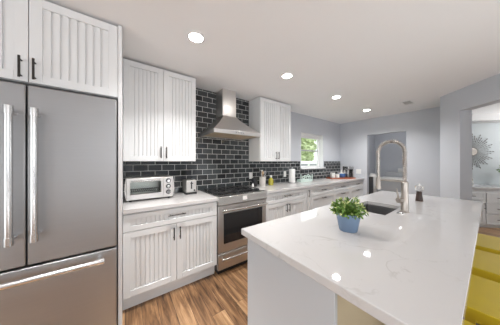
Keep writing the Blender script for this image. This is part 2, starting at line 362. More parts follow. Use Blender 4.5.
# unseen openings added behind the camera for the fill lights: plain frames
def frame(name, horiz, a0, a1, p, z0, z1):
    b = MB((p, a0, z0) if not horiz else (a0, p, z0)); m = (a0 + a1) / 2
    for (u0, u1, v0, v1) in ((a0, a0 + 0.06, z0, z1), (a1 - 0.06, a1, z0, z1), (m - 0.04, m + 0.04, z0, z1), (a0 + 0.06, a1 - 0.06, z0, z0 + 0.06), (a0 + 0.06, a1 - 0.06, z1 - 0.06, z1)):
        if horiz: b.box(u0, u1, p, p + 0.05, v0, v1)
        else: b.box(p, p + 0.05, u0, u1, v0, v1)
    return struct(b.build(name, 'trim'))
frame('added_window_back', True, -0.1, 2.2, -4.43, 1.42, 2.15)
frame('added_window_side', False, -3.0, 1.0, -3.13, 0.1, 2.2)
# low skirting on the far wall right of the doorway
struct(MB((XF, 0.8, 0)).box(XF - 0.015, XF - 0.0005, 0.49, 1.073, 0, 0.1).build('baseboard_far', 'trim', bevel=0.003))

# ------------------------------------------------------------------ outside the window
struct(MB((8, 12, -0.2)).box(-6, 30, 2.7, 30, -0.3, -0.2).build('ground_outside', 'grass'))
t = thing('garden_fence', 'white-railed garden fence seen low in the kitchen window', 'fence', (8, 7, -0.2))
b = MB(t.location); b.box(2, 18, 6.95, 7.09, 1.22, 1.40); b.build('top_rail', 'fence', t)
b = MB(t.location); b.box(2, 18, 7.0, 7.05, -0.2, 1.22)
b.build('boards', 'fence_board', t)
for k in range(6): MB(t.location).box(2.5 + k * 2.4, 2.62 + k * 2.4, 6.93, 6.999, -0.2, 1.219).build('post', 'fence', t)
def leaves(b, c, rad, n, size, rng, shell=0.55, fold=0.0):
    c = Vector(c)
    for _ in range(n):
        d = Vector((rng.gauss(0, 1), rng.gauss(0, 1), rng.gauss(0, 1))).normalized()
        q = c + Vector((d.x * rad[0], d.y * rad[1], d.z * rad[2])) * (shell + (1 - shell) * rng.random())
        u = Vector((rng.gauss(0, 1), rng.gauss(0, 1), rng.gauss(0, 1))).normalized(); nrm = (d + u * 0.8).normalized()
        a = nrm.orthogonal().normalized(); a.rotate(Matrix.Rotation(rng.random() * 6.28, 3, nrm)); e = nrm.cross(a)
        s = size * (0.7 + 0.6 * rng.random())
        b.face([b.V(q - a * s), b.V(q + e * s * 0.5), b.V(q + a * s), b.V(q - e * s * 0.5)])
def tree(x, y, hgt, r, label, n):
    t = thing('tree', label, 'tree', (x, y, -0.2), group='trees outside the window')
    b = MB(t.location); rng = random.Random(int(x * 31 + y))
    for k in range(12):
        a = rng.random() * 6.28; q = r * 0.6 * rng.random()
        leaves(b, (x + q * math.cos(a), y + q * math.sin(a), hgt * (0.24 + 0.7 * (k + rng.random()) / 12)), (r * 0.6, r * 0.6, r * 0.55), n, 0.17, rng, 0.3)
    b.build('foliage', 'tree_leaf', t)
    b = MB(t.location); b.cyl((x, y, -0.2), (x, y, hgt * 0.7), 0.14, 0.06, 10); b.cyl((x, y, hgt * .35), (x + r * .4, y + .2, hgt * .7), .07, .03, 8); b.build('trunk', 'bark', t)
tree(11.0, 9.7, 4.6, 1.15, 'leafy tree behind the fence at left in the window', 620)
tree(13.5, 9.9, 4.8, 1.15, 'leafy tree behind the fence at right in the window', 620)
tree(13.6, 13.6, 6.2, 1.9, 'taller tree farther back, seen between the other two', 700)

# ------------------------------------------------------------------ cabinetry
def bead(b, x0, x1, z0, z1, y, pitch=0.039, gw=0.0135, gd=0.010, back=0.0012):
    """grooved board whose flat face lies at y, facing -y"""
    n = max(2, round((x1 - x0) / pitch)); p = (x1 - x0) / n; xs = [(x0, y)]
    for i in range(1, n):
        c = x0 + i * p; xs += [(c - gw / 2, y), (c - gw * 0.4, y + gd), (c + gw * 0.4, y + gd), (c + gw / 2, y)]
    xs.append((x1, y))
    A = [b.V((x, yy, z0)) for x, yy in xs]; B = [b.V((x, yy, z1)) for x, yy in xs]
    for i in range(len(xs) - 1): b.face([A[i], A[i + 1], B[i + 1], B[i]])
    yk = y + gd + back
    c0, c1, c2, c3 = b.V((x0, yk, z0)), b.V((x1, yk, z0)), b.V((x1, yk, z1)), b.V((x0, yk, z1))
    b.face([c0, c3, c2, c1]); b.face([A[0], B[0], c3, c0]); b.face([A[-1], c1, c2, B[-1]]); b.face(A + [c1, c0]); b.face(B[::-1] + [c3, c2])
def pull(off, parent, cx, y, cz, L, vertical, mat='bronze'):
    b = MB(off); h = L / 2; k = h * 0.72; yo = y - 0.032
    if vertical:
        b.cyl((cx, yo, cz - h), (cx, yo, cz + h), 0.0058, n=10)
        for s in (-k, k): b.cyl((cx, y + 0.0005, cz + s), (cx, yo, cz + s), 0.0045, n=8)
    else:
        b.cyl((cx - h, yo, cz), (cx + h, yo, cz), 0.0058, n=10)
        for s in (-k, k): b.cyl((cx + s, y + 0.0005, cz), (cx + s, yo, cz), 0.0045, n=8)
    return b.build('handle', mat, parent)
def leaf_front(t, off, name, x0, x1, z0, z1, y, handle, st=0.055, T=0.02, flat=False, hl=0.125, pitch=0.039):
    """framed front with a beadboard panel and a bar pull; y is its face"""
    b = MB(off)
    b.box(x0, x0 + st, y, y + T, z0, z1); b.box(x1 - st, x1, y, y + T, z0, z1)
    rr = min(st, (z1 - z0) * 0.30)
    b.box(x0 + st, x1 - st, y, y + T, z0, z0 + rr); b.box(x0 + st, x1 - st, y, y + T, z1 - rr, z1)
    d = b.build(name, 'cab', t, bevel=0.0015)
    p = MB(off)
    if flat: p.box(x0 + st - 0.002, x1 - st + 0.002, y + 0.008, y + 0.018, z0 + rr - 0.002, z1 - rr + 0.002)
    else: bead(p, x0 + st, x1 - st, z0 + rr, z1 - rr, y + 0.0095, pitch)
    p.build('panel', 'cab', d, smooth=20)
    if handle:
        hx, hz, vert = handle
        pull(off, d, hx, y, hz, hl, vert)
    return d
YB = 1.905
def base_unit(x0, x1, label, kind):
    t = thing('base_cabinet', label, 'cabinet', ((x0 + x1) / 2, 2.2, 0)); off = t.location
    MB(off).box(x0, x1, YB + 0.0215, YW - 0.01, 0.13, 0.903).build('carcass', 'cab', t)
    MB(off).box(x0, x1, YB + 0.07, YB + 0.09, 0, 0.13).build('toe_kick', 'cab', t)
    g = 0.002; m = (x0 + x1) / 2
    if kind == 'doors':
        leaf_front(t, off, 'drawer', x0 + g, x1 - g, 0.735, 0.888, YB, (m, 0.826, False), hl=0.17)
        leaf_front(t, off, 'door', x0 + g, m - g, 0.14, 0.728, YB, (m - 0.03, 0.635, True))
        leaf_front(t, off, 'door', m + g, x1 - g, 0.14, 0.728, YB, (m + 0.03, 0.635, True))
    elif kind == 'narrow':
        leaf_front(t, off, 'door', x0 + g, x1 - g, 0.14, 0.888, YB, (m, 0.80, True), st=0.04, hl=0.13)
    else:
        for z0, z1 in ((0.735, 0.888), (0.44, 0.728), (0.14, 0.434)):
            leaf_front(t, off, 'drawer', x0 + g, x1 - g, z0, z1, YB, (m, z1 - 0.055 if z1 < 0.8 else 0.826, False), hl=0.15)
    return t
base_unit(-0.017, 0.888, 'white beadboard base cabinet beneath the toaster oven, between fridge and range', 'doors')
base_unit(1.652, 2.568, 'white beadboard base cabinet with two doors just right of the range', 'doors')
base_unit(2.571, 2.748, 'narrow white pull-out cabinet with one upright handle', 'narrow')
base_unit(2.751, 3.528, 'white drawer cabinet beneath the window, next to the narrow pull-out', 'drawers')
base_unit(3.531, 4.248, 'white drawer cabinet, middle of the three far drawer units', 'drawers')
base_unit(4.251, 4.966, 'white drawer cabinet at the far end, against the grey wall', 'drawers')
ZC = 0.942
tag(MB((0.43, 2.2, 0.905)).box(-0.017, 0.889, 1.88, YW - 0.009, 0.905, ZC).build('countertop', 'quartz', bevel=0.003), 'white quartz worktop carrying the toaster oven beside the fridge', 'countertop')
tag(MB((3.3, 2.2, 0.905)).box(1.651, 4.968, 1.88, YW - 0.009, 0.905, ZC).build('countertop', 'quartz', bevel=0.003), 'long white quartz worktop running from the range to the far wall', 'countertop')

def wall_unit(x0, x1, z0, z1, yf, label, name='wall_cabinet', hz=None, hl=0.13, side=False):
    t = thing(name, label, 'cabinet', ((x0 + x1) / 2, 2.3, z0)); off = t.location
    MB(off).box(x0, x1, yf + 0.0215, YW - 0.0005 if x0 > 1 or x0 < -0.5 else YW - 0.009, z0, z1).build('carcass', 'cab', t)
    m = (x0 + x1) / 2; g = 0.0018; hz = z0 + 0.1 if hz is None else hz
    leaf_front(t, off, 'door', x0 + g, m - g, z0 + g, z1 - 0.012, yf, (m - 0.028, hz, True), hl=hl)
    leaf_front(t, off, 'door', m + g, x1 - g, z0 + g, z1 - 0.012, yf, (m + 0.028, hz, True), hl=hl)
    return t
wall_unit(-0.017, 0.725, 1.372, 2.425, 2.17, 'tall white two-door wall cabinet above the toaster oven')
wall_unit(1.772, 2.505, 1.372, 2.425, 2.17, 'tall white two-door wall cabinet between range hood and window')
t = wall_unit(-0.935, -0.045, 1.866, 2.428, 1.69, 'white beadboard cabinet above the refrigerator, at the ceiling', hz=1.945, hl=0.13)
MB(t.location).box(-0.044, -0.019, 1.69, YW - 0.001, 0, 2.43).build('side_panel', 'cab', t, bevel=0.0015)

# ------------------------------------------------------------------ refrigerator
t = thing('refrigerator', 'stainless steel french-door refrigerator with a bottom freezer drawer', 'refrigerator', (-0.487, 2.05, 0)); off = t.location
FX0, FXM, FX1, FY = -0.925, -0.4866, -0.0505, 1.648
MB(off).box(FX0 + 0.004, FX1 - 0.004, FY + 0.075, 2.46, 0.03, 1.835).build('body', 'dark_grey', t, bevel=0.004)
MB(off).box(FX0 + 0.01, FX1 - 0.01, FY + 0.05, FY + 0.074, 0.0, 0.055).build('base_grille', 'dark_grey', t)
def fridge_handle(par, p0, p1):
    b = MB(off); p0, p1 = Vector(p0), Vector(p1); d = (p1 - p0).normalized()
    b.cyl(p0, p1, 0.0165, n=20)
    for q in (p0 + d * 0.03, p1 - d * 0.03): b.cyl(q, (q.x, FY + 0.003, q.z), 0.013, n=14)
    for q, e in ((p0, d), (p1, -d)): b.cyl(q - e * 0.002, q + e * 0.045, 0.0195, n=20)
    return b.build('handle', 'steel_h', par)
d1 = MB(off).box(FX0, FXM - 0.0025, FY, FY + 0.07, 0.735, 1.838).build('door', 'steel', t, bevel=0.008, seg=3)
d2 = MB(off).box(FXM + 0.0025, FX1, FY, FY + 0.07, 0.735, 1.838).build('door', 'steel', t, bevel=0.008, seg=3)
d3 = MB(off).box(FX0, FX1, FY, FY + 0.07, 0.06, 0.722).build('freezer_drawer', 'steel', t, bevel=0.008, seg=3)
fridge_handle(d1, (FXM - 0.047, FY - 0.06, 0.895), (FXM - 0.047, FY - 0.06, 1.685))
fridge_handle(d2, (FXM + 0.047, FY - 0.06, 0.895), (FXM + 0.047, FY - 0.06, 1.685))
fridge_handle(d3, (FX0 + 0.07, FY - 0.06, 0.672), (FX1 - 0.07, FY - 0.06, 0.672))

# ------------------------------------------------------------------ range
RX0, RX1 = 0.8925, 1.6475; RM = (RX0 + RX1) / 2
t = thing('range', 'stainless steel slide-in range with black oven window, between two base cabinets', 'stove', (RM, 2.2, 0)); off = t.location
MB(off).box(RX0, RX1, 1.93, 2.488, 0.05, 0.925).build('body', 'dark_grey', t)
b = MB(off)
b.prism([(1.87, 0.845), (1.93, 0.84), (1.96, 0.84), (1.96, 0.955), (1.905, 0.955), (1.872, 0.945)], RX0, RX1, 'x')
cp = b.build('control_panel', 'steel_h', t, bevel=0.004)
MB(off).box(RM - 0.035, RM + 0.035, 1.8685, 1.8712, 0.875, 0.925).build('reflection_patch', 'white_plastic', cp)  # pale plate imitates a reflection on the control panel
od = MB(off).box(RX0 + 0.003, RX1 - 0.003, 1.885, 1.928, 0.265, 0.832).build('oven_door', 'steel_range', t, bevel=0.005)
MB(off).box(RX0 + 0.075, RX1 - 0.075, 1.8815, 1.8848, 0.37, 0.735).build('window', 'black_glass', od, bevel=0.001)
def range_handle(par, z):
    b = MB(off); b.cyl((RX0 + 0.03, 1.835, z), (RX1 - 0.03, 1.835, z), 0.0135, n=18)
    for x in (RX0 + 0.06, RX1 - 0.06): b.cyl((x, 1.835, z), (x, 1.8865, z), 0.011, n=12)
    b.build('handle', 'steel_h', par)
range_handle(od, 0.782)
dr = MB(off).box(RX0 + 0.003, RX1 - 0.003, 1.885, 1.928, 0.065, 0.255).build('drawer', 'steel_range', t, bevel=0.005)
range_handle(dr, 0.205)
MB(off).box(RX0 + 0.02, RX1 - 0.02, 1.93, 2.45, 0.002, 0.05).build('plinth', 'black', t)
ct = MB(off).box(RX0, RX1, 1.961, 2.488, 0.9255, 0.948).build('cooktop', 'steel_h', t, bevel=0.003)
MB(off).box(RX0 + 0.04, RX1 - 0.04, 1.99, 2.44, 0.9482, 0.951).build('glass_plate', 'black_glass', ct)
for cx, cy, r in ((RX0 + 0.15, 2.09, .05), (RX0 + 0.15, 2.33, .04), (RM, 2.21, .055), (RX1 - 0.15, 2.09, .045), (RX1 - 0.15, 2.33, .05)):
    MB(off).lathe([(r, 0), (r, 0.008), (r * 0.7, 0.009), (r * 0.7, 0.016), (0, 0.017)], (cx, cy, 0.951), 18).build('burner', 'iron', t)
for gx in (RX0 + 0.045, RX0 + 0.270, RX0 + 0.495):
    b = MB(off); x0, x1, y0, y1, za, zb = gx, gx + 0.215, 2.0, 2.425, 0.966, 0.976
    for x in (x0, x1 - 0.01): b.box(x, x + 0.01, y0, y1, za, zb)
    for y in (y0, (y0 + y1) / 2 - .005, y1 - 0.01): b.box(x0, x1, y, y + 0.01, za, zb)
    b.box((x0 + x1) / 2 - .005, (x0 + x1) / 2 + .005, y0, y1, za, zb)
    for x in (x0, x1 - 0.01):
        for y in (y0, y1 - 0.01): b.box(x, x + .01, y, y + .01, 0.951, za)
    b.build('grate', 'iron', t)

# ------------------------------------------------------------------ range hood
HX = 1.272
t = thing('range_hood', 'stainless chimney range hood with flared canopy on the tiled wall above the range', 'range hood', (HX, 2.35, 1.72)); off = t.location
yb = YW - 0.0085
b = MB(off); prof = []
n = 10
for i in range(n + 1):
    f = i / n; k = (1 - f) ** 1.2
    z = 1.785 + (2.045 - 1.785) * f
    prof.append((0.11 + (0.378 - 0.11) * k, 2.27 + (2.0 - 2.27) * k, z))
prof = [(0.378, 2.0, 1.735)] + prof
rings = [[b.V((HX - hw, yb, z)), b.V((HX - hw, yf, z)), b.V((HX + hw, yf, z)), b.V((HX + hw, yb, z))] for hw, yf, z in prof]
for A, B in zip(rings, rings[1:]):
    for i in range(4): j = (i + 1) % 4; b.face([A[i], A[j], B[j], B[i]])
b.face(rings[-1])
ri = [b.V((HX + sx * 0.362, y, 1.735)) for sx, y in ((-1, yb - 0.012), (-1, 2.016), (1, 2.016), (1, yb - 0.012))]
ru = [b.V((HX + sx * 0.362, y, 1.755)) for sx, y in ((-1, yb - 0.012), (-1, 2.016), (1, 2.016), (1, yb - 0.012))]
for i in range(4):
    j = (i + 1) % 4; b.face([rings[0][i], ri[i], ri[j], rings[0][j]]); b.face([ri[i], ru[i], ru[j], ri[j]])
b.face(ru)
b.build('canopy', 'steel_hood', t, smooth=25, bevel=0.002)
MB(off).box(HX - 0.122, HX + 0.105, 2.272, yb, 2.0455, H - 0.003).build('chimney', 'steel_hood', t, bevel=0.002)
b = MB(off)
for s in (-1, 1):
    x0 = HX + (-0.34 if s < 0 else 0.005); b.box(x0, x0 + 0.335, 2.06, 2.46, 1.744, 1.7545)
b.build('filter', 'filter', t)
for x in (HX - 0.24, HX + 0.24): MB(off).lathe([(0.022, 0), (0.022, 0.006)], (x, 2.037, 1.7475), 14).build('lamp', 'hood_lamp', t)
for k in range(4): MB(off).cyl((HX - 0.06 + k * 0.04, 1.9995, 1.76), (HX - 0.06 + k * 0.04, 1.996, 1.76), 0.007, n=12).build('button', 'chrome', t)

# ------------------------------------------------------------------ appliances on the left worktop
OX0, OX1, OY0, OY1, OZ = 0.008, 0.460, 2.2, 2.475, ZC + 0.016
t = thing('toaster_oven', 'silver toaster oven with a glass door on the worktop beside the fridge', 'toaster oven', ((OX0 + OX1) / 2, 2.33, ZC)); off = t.location
def rr(y0, y1, z0, z1, r, n=5):
    pts = []
    for cy, cz, a in ((y1 - r, z1 - r, 0), (y0 + r, z1 - r, 90), (y0 + r, z0 + r, 180), (y1 - r, z0 + r, 270)):
        for i in range(n + 1):
            an = math.radians(a + 90 * i / n); pts.append((cy + r * math.cos(an), cz + r * math.sin(an)))
    return pts
# shell: hollow box open at the front
T = 0.012; fz0, fz1 = OZ, OZ + 0.235
b = MB(off)
b.box(OX0, OX0 + T, OY0 + 0.01, OY1, fz0, fz1); b.box(OX1 - 0.115, OX1, OY0 + 0.01, OY1, fz0, fz1)
b.box(OX0 + T, OX1 - 0.115, OY0 + 0.01, OY1, fz1 - T, fz1); b.box(OX0 + T, OX1 - 0.115, OY0 + 0.01, OY1, fz0, fz0 + T * 2); b.box(OX0 + T, OX1 - 0.115, OY1 - T, OY1, fz0 + T * 2, fz1 - T)
b.build('shell', 'steel_oven', t, bevel=0.004)
MB(off).prism([(OX0 - 0.001 + 0.028 * (1 - math.cos(a)) * 0 - 0.012 * math.sin(a), fz0 + (fz1 - fz0) * a / PI) for a in [PI * k / 10 for k in range(11)]], OY0 + 0.002, OY1 - 0.01, 'y').build('side_cheek', 'steel_oven', t)
MB(off).prism([(OX1 + 0.001 + 0.014 * math.sin(a), fz0 + (fz1 - fz0) * a / PI) for a in [PI * k / 10 for k in range(11)]], OY0 + 0.002, OY1 - 0.01, 'y').build('side_cheek', 'steel_oven', t)
dw = MB(off)
X0, X1 = OX0 + 0.004, OX1 - 0.105
dw.box(X0, X0 + 0.03, OY0, OY0 + 0.009, fz0 + 0.005, fz1 - 0.004); dw.box(X1 - 0.02, X1, OY0, OY0 + 0.009, fz0 + 0.005, fz1 - 0.004)
dw.box(X0 + 0.03, X1 - 0.02, OY0, OY0 + 0.009, fz0 + 0.005, fz0 + 0.062); dw.box(X0 + 0.03, X1 - 0.02, OY0, OY0 + 0.009, fz1 - 0.045, fz1 - 0.004)
dd = dw.build('door', 'steel_oven', t, bevel=0.002)
MB(off).box(X0 + 0.03, X1 - 0.02, OY0 + 0.003, OY0 + 0.006, fz0 + 0.062, fz1 - 0.045).build('glass', 'clear', dd)
b = MB(off); b.tube([(X0 + 0.045, OY0, fz1 - 0.03), (X0 + 0.05, OY0 - 0.026, fz1 - 0.03), (X0 + 0.09, OY0 - 0.034, fz1 - 0.03), (X1 - 0.075, OY0 - 0.034, fz1 - 0.03), (X1 - 0.04, OY0 - 0.026, fz1 - 0.03), (X1 - 0.035, OY0, fz1 - 0.03)], 0.008, 10)
b.build('handle', 'steel_h', dd)
b = MB(off)
for k in range(17): x = OX0 + 0.03 + k * 0.0195; b.cyl((x, OY0 + 0.03, fz0 + 0.085), (x, OY1 - 0.03, fz0 + 0.085), 0.004, n=6)
for y in (OY0 + 0.03, OY1 - 0.03): b.cyl((OX0 + T, y, fz0 + 0.085), (OX1 - 0.115, y, fz0 + 0.085), 0.003, n=6)
b.build('wire_rack', 'black', t)
pn = MB(off).box(OX1 - 0.101, OX1 - 0.002, OY0 - 0.001, OY0 + 0.009, fz0 + 0.005, fz1 - 0.004).build('control_panel', 'steel_oven', t, bevel=0.002)
for k in range(3):
    z = fz1 - 0.045 - k * 0.065
    kb = MB(off).cyl((OX1 - 0.05, OY0 - 0.004, z), (OX1 - 0.05, OY0 - 0.024, z), 0.019, 0.016, 20).build('knob', 'chrome', pn, bevel=0.002)
    MB(off).cyl((OX1 - 0.05, OY0 - 0.0011, z), (OX1 - 0.05, OY0 - 0.004, z), 0.027, n=22).build('dial_ring', 'dark_grey', kb)
for x in (OX0 + 0.035, OX1 - 0.035):
    for y in (OY0 + 0.03, OY1 - 0.03): MB(off).cyl((x, y, ZC + 0.0005), (x, y, OZ + 0.001), 0.014, n=12).build('foot', 'black', t)

t = thing('toaster', 'small stainless two-slice toaster standing end-on left of the range', 'toaster', (0.705, 2.375, ZC)); off = t.location
tx0, tx1, ty0, ty1 = 0.637, 0.773, 2.285, 2.47
MB(off).box(tx0 - 0.003, tx1 + 0.003, ty0 - 0.003, ty1 + 0.003, ZC + 0.0005, ZC + 0.022).build('base', 'black', t, bevel=0.005)
MB(off).box(tx0, tx1, ty0, ty1, ZC + 0.0225, ZC + 0.185).build('body', 'steel_oven', t, bevel=0.014, seg=3)
MB(off).box(0.697, 0.713, ty0 - 0.002, ty0 + 0.001, ZC + 0.07, ZC + 0.165).build('lever_slot', 'black', t)
MB(off).box(0.688, 0.722, ty0 - 0.022, ty0 - 0.0025, ZC + 0.137, ZC + 0.15).build('lever', 'black', t, bevel=0.004)
for x in (0.667, 0.722): MB(off).box(x, x + 0.022, ty0 + 0.025, ty1 - 0.025, ZC + 0.1845, ZC + 0.1862).build('slot', 'black', t)
MB(off).cyl((0.742, ty0 + 0.001, ZC + 0.05), (0.742, ty0 - 0.012, ZC + 0.05), 0.011, n=14).build('dial', 'black', t)

# ------------------------------------------------------------------ wall plates
def outlet(x, z, label, y=YW - 0.0085):
    t = thing('outlet', label, 'outlet', (x, y, z)); off = t.location
    MB(off).box(x - 0.036, x + 0.036, y - 0.006, y, z - 0.058, z + 0.058).build('plate', 'white_plastic', t, bevel=0.002)
    for s in (-0.025, 0.025): MB(off).box(x - 0.016, x + 0.016, y - 0.0075, y - 0.0062, z + s - 0.017, z + s + 0.017).build('socket', 'white_plastic', t, bevel=0.0005)
    return t
outlet(1.815, 1.12, 'white outlet plate on dark tile beside the utensil crock')
outlet(2.687, 1.11, 'white outlet plate on dark tile just left of the paper towel')
t = thing('light_switch', 'white double switch plate on the grey far wall above the worktop', 'switch', (XF, 2.017, 1.11))
MB(t.location).box(XF - 0.006, XF - 0.0005, 2.017 - 0.06, 2.017 + 0.06, 1.05, 1.17).build('plate', 'white_plastic', t, bevel=0.002)
for s in (-0.024, 0.024): MB(t.location).box(XF - 0.010, XF - 0.0062, 2.017 + s - 0.015, 2.017 + s + 0.015, 1.075, 1.145).build('rocker', 'white_plastic', t, bevel=0.001)
t = thing('outlet', 'white outlet plate on the wall of the room behind the faucet', 'outlet', (6.45, 1.52, 1.10))
MB(t.location).box(6.443, 6.4495, 1.47, 1.57, 1.03, 1.17).build('plate', 'white_plastic', t, bevel=0.002)
for s in (-0.03, 0.03): MB(t.location).box(6.441, 6.4428, 1.50, 1.54, 1.10 + s - .018, 1.10 + s + .018).build('socket', 'white_plastic', t)

# ------------------------------------------------------------------ things on the long worktop
c = (1.95, 2.33, ZC + 0.0005)
b = MB(c); b.lathe([(0.05, 0), (0.054, 0.01), (0.056, 0.09), (0.056, 0.155), (0.050, 0.155), (0.049, 0.02), (0.0, 0.018)], c, 24, close=False)
tag(b.build('utensil_crock', 'stone_grey'), 'pale grey utensil crock full of cooking tools right of the range', 'crock')
def utensil(name, label, dx, dy, lean, L, mat, head):
    p0 = Vector((c[0] + dx * 0.5, c[1] + dy * 0.5, c[2] + 0.025)); p1 = p0 + Vector((lean[0], lean[1], 1)).normalized() * L
    t = thing(name, label, 'kitchen utensil', p0, group='cooking tools in the crock')
    MB(p0).tube([p0, (p0 + p1) / 2, p1], 0.005, 8).build('grip', mat, t)
    d = (p1 - p0).normalized(); b = MB(p0)
    if head == 'spoon': b.ball(p1 + d * 0.028, 0.03, (0.75, 0.35, 1.15))
    elif head == 'turner':
        q = p1; b.box(q.x - 0.03, q.x + 0.03, q.y - 0.002, q.y + 0.002, q.z - 0.005, q.z + 0.075)
    else:
        for k in range(5):
            a = PI * k / 5; b.tube([p1 + Vector((math.cos(a) * 0.022 * math.sin(PI * j / 8), math.sin(a) * 0.022 * math.sin(PI * j / 8), 0.075 * j / 8 - 0.002)) for j in range(9)], 0.0016, 5)
            b.tube([p1 + Vector((-math.cos(a) * 0.022 * math.sin(PI * j / 8), -math.sin(a) * 0.022 * math.sin(PI * j / 8), 0.075 * j / 8 - 0.002)) for j in range(9)], 0.0016, 5)
    b.build('head', mat, t)
utensil('ladle', 'dark spoon leaning left in the grey utensil crock', -0.04, -0.01, (-0.13, 0.0), 0.19, 'dark_grey', 'spoon')
utensil('spatula', 'white spatula upright in the grey utensil crock', 0.0, 0.02, (0.02, 0.1), 0.18, 'ceramic', 'turner')
utensil('whisk', 'steel wire whisk leaning right in the grey utensil crock', 0.03, -0.02, (0.2, 0.0), 0.17, 'steel_h', 'whisk')
utensil('wooden_spoon', 'pale wooden spoon leaning forward in the grey utensil crock', -0.01, -0.03, (-0.1, -0.12), 0.18, 'wood', 'spoon')
c2 = (1.80, 2.36, ZC + 0.0005)
t = thing('canister', 'black lidded canister on the worktop left of the utensil crock', 'canister', c2)
MB(c2).lathe([(0.045, 0), (0.047, 0.004), (0.047, 0.125), (0.044, 0.128)], c2, 22).build('jar', 'black', t)
MB(c2).lathe([(0.048, 0.1285), (0.048, 0.145), (0.02, 0.15), (0.012, 0.152), (0.013, 0.168), (0.0, 0.17)], c2, 22).build('lid', 'black', t)
c3 = (1.715, 2.30, ZC + 0.0005)
t = thing('salt_shaker', 'little white shaker on the worktop at the edge of the range', 'shaker', c3)
MB(c3).lathe([(0.018, 0), (0.02, 0.004), (0.016, 0.05), (0.015, 0.055)], c3, 16).build('body', 'ceramic', t)
MB(c3).lathe([(0.0155, 0.0555), (0.015, 0.067), (0.008, 0.074), (0, 0.075)], c3, 16).build('cap', 'chrome', t)
c4 = (2.15, 2.33, ZC + 0.0005)
t = thing('oil_bottle', 'yellow-green cooking oil bottle with a white cap by the crock', 'bottle', c4)
MB(c4).lathe([(0.042, 0), (0.046, 0.005), (0.046, 0.085), (0.038, 0.11), (0.018, 0.128), (0.015, 0.14)], c4, 20).build('body', 'oil', t)
MB(c4).lathe([(0.022, 0.1405), (0.022, 0.168), (0.017, 0.178), (0, 0.179)], c4, 16).build('cap', 'white_plastic', t)
c5 = (2.70, 2.31, ZC + 0.0005)
t = thing('paper_towel_holder', 'round steel stand inside the upright paper towel roll', 'paper towel holder', c5)
MB(c5).lathe([(0.07, 0), (0.072, 0.004), (0.07, 0.012), (0.0, 0.013)], c5, 28).build('base', 'steel_h', t)
MB(c5).lathe([(0.007, 0.013), (0.007, 0.29), (0.012, 0.294), (0.012, 0.306), (0.0, 0.312)], c5, 14).build('post', 'steel_h', t)
b = MB((c5[0], c5[1], c5[2] + 0.0135))
b.lathe([(0.02, 0.0135), (0.058, 0.0135), (0.06, 0.016), (0.06, 0.276), (0.058, 0.279), (0.02, 0.279), (0.02, 0.0135)], c5, 32, close=False)
tag(b.build('paper_towel_roll', 'paper'), 'white upright paper towel roll on the worktop left of the window', 'paper towels')
# mint wire caddy
t = thing('wire_caddy', 'mint green scrolled wire caddy on the worktop below the window', 'caddy', (3.1, 2.31, ZC)); off = t.location
cx0, cx1, cy0, cy1, z0 = 2.925, 3.32, 2.27, 2.37, ZC + 0.0005
b = MB(off); b.box(cx0, cx1, cy0, cy1, z0, z0 + 0.008)
for y in (cy0, cy1 - 0.008): b.box(cx0, cx1, y, y + 0.008, z0 + 0.008, z0 + 0.05)
for x in (cx0, cx1 - 0.008): b.box(x, x + 0.008, cy0 + .008, cy1 - .008, z0 + 0.008, z0 + 0.05)
b.build('tray', 'mint', t, bevel=0.002)
ym = (cy0 + cy1) / 2
for x, h in ((cx0 + 0.006, 0.165), ((cx0 + cx1) / 2, 0.13), (cx1 - 0.006, 0.155)):
    MB(off).tube([(x, cy0 + 0.004, z0 + 0.03), (x, cy0 + 0.004, z0 + h)], 0.009, 8).build('post', 'mint', t)
def scroll(xc, zc, r, flip):
    return [(xc + flip * r * (1 - k / 26) * math.cos(k * 0.36 - 1.2), cy0 + 0.004, zc + r * (1 - k / 26) * math.sin(k * 0.36 - 1.2)) for k in range(22)]
for xc, zc, r, fl in ((cx0 + 0.08, z0 + 0.085, 0.05, 1), (cx0 + 0.15, z0 + 0.11, 0.04, -1), (cx1 - 0.15, z0 + 0.12, 0.045, 1), (cx1 - 0.08, z0 + 0.08, 0.05, -1)):
    MB(off).tube(scroll(xc, zc, r, fl), 0.008, 7).build('scroll', 'mint', t)

# coffee corner
TR = math.radians(-24); TC = Vector((4.43, 2.20, ZC + 0.0005))
def tl(x, y): return Vector((TC.x + x * math.cos(TR) - y * math.sin(TR), TC.y + x * math.sin(TR) + y * math.cos(TR), TC.z + 0.0085))
t = thing('serving_tray', 'reddish wooden tray holding mugs and coffee maker in the far corner', 'tray', TC, TR)
MB().box(-0.34, 0.30, -0.11, 0.11, 0, 0.008).build('bottom', 'red_wood', t)
MB().box(-0.34, 0.30, -0.122, -0.11, 0, 0.032).box(-0.34, 0.30, 0.11, 0.122, 0, 0.032).box(-0.352, -0.34, -0.122, 0.122, 0, 0.032).box(0.30, 0.312, -0.122, 0.122, 0, 0.032).build('rim', 'red_wood', t, bevel=0.002)
p = tl(0.205, 0.0)
t = thing('coffee_maker', 'black and silver coffee maker at the end of the reddish tray', 'coffee maker', p, TR)
MB().box(-0.085, 0.056, -0.1, 0.1, 0, 0.03).build('drip_base', 'black', t, bevel=0.004)
MB().box(-0.043, 0.056, 0.0, 0.1, 0.0305, 0.22).build('column', 'black', t, bevel=0.004)
MB().box(0.058, 0.088, -0.09, 0.1, 0.0, 0.29).build('water_tank', 'steel_h', t, bevel=0.008)
MB().box(-0.088, -0.045, -0.085, 0.1, 0.0305, 0.22).build('side_column', 'steel_h', t, bevel=0.008)
MB().box(-0.088, 0.056, -0.1, 0.1, 0.2205, 0.30).build('brew_head', 'steel_h', t, bevel=0.012, seg=3)
MB().lathe([(0.04, 0.0305), (0.044, 0.06), (0.038, 0.12), (0.04, 0.13)], (0.005, -0.05, 0), 18).build('carafe', 'black_glass', t)
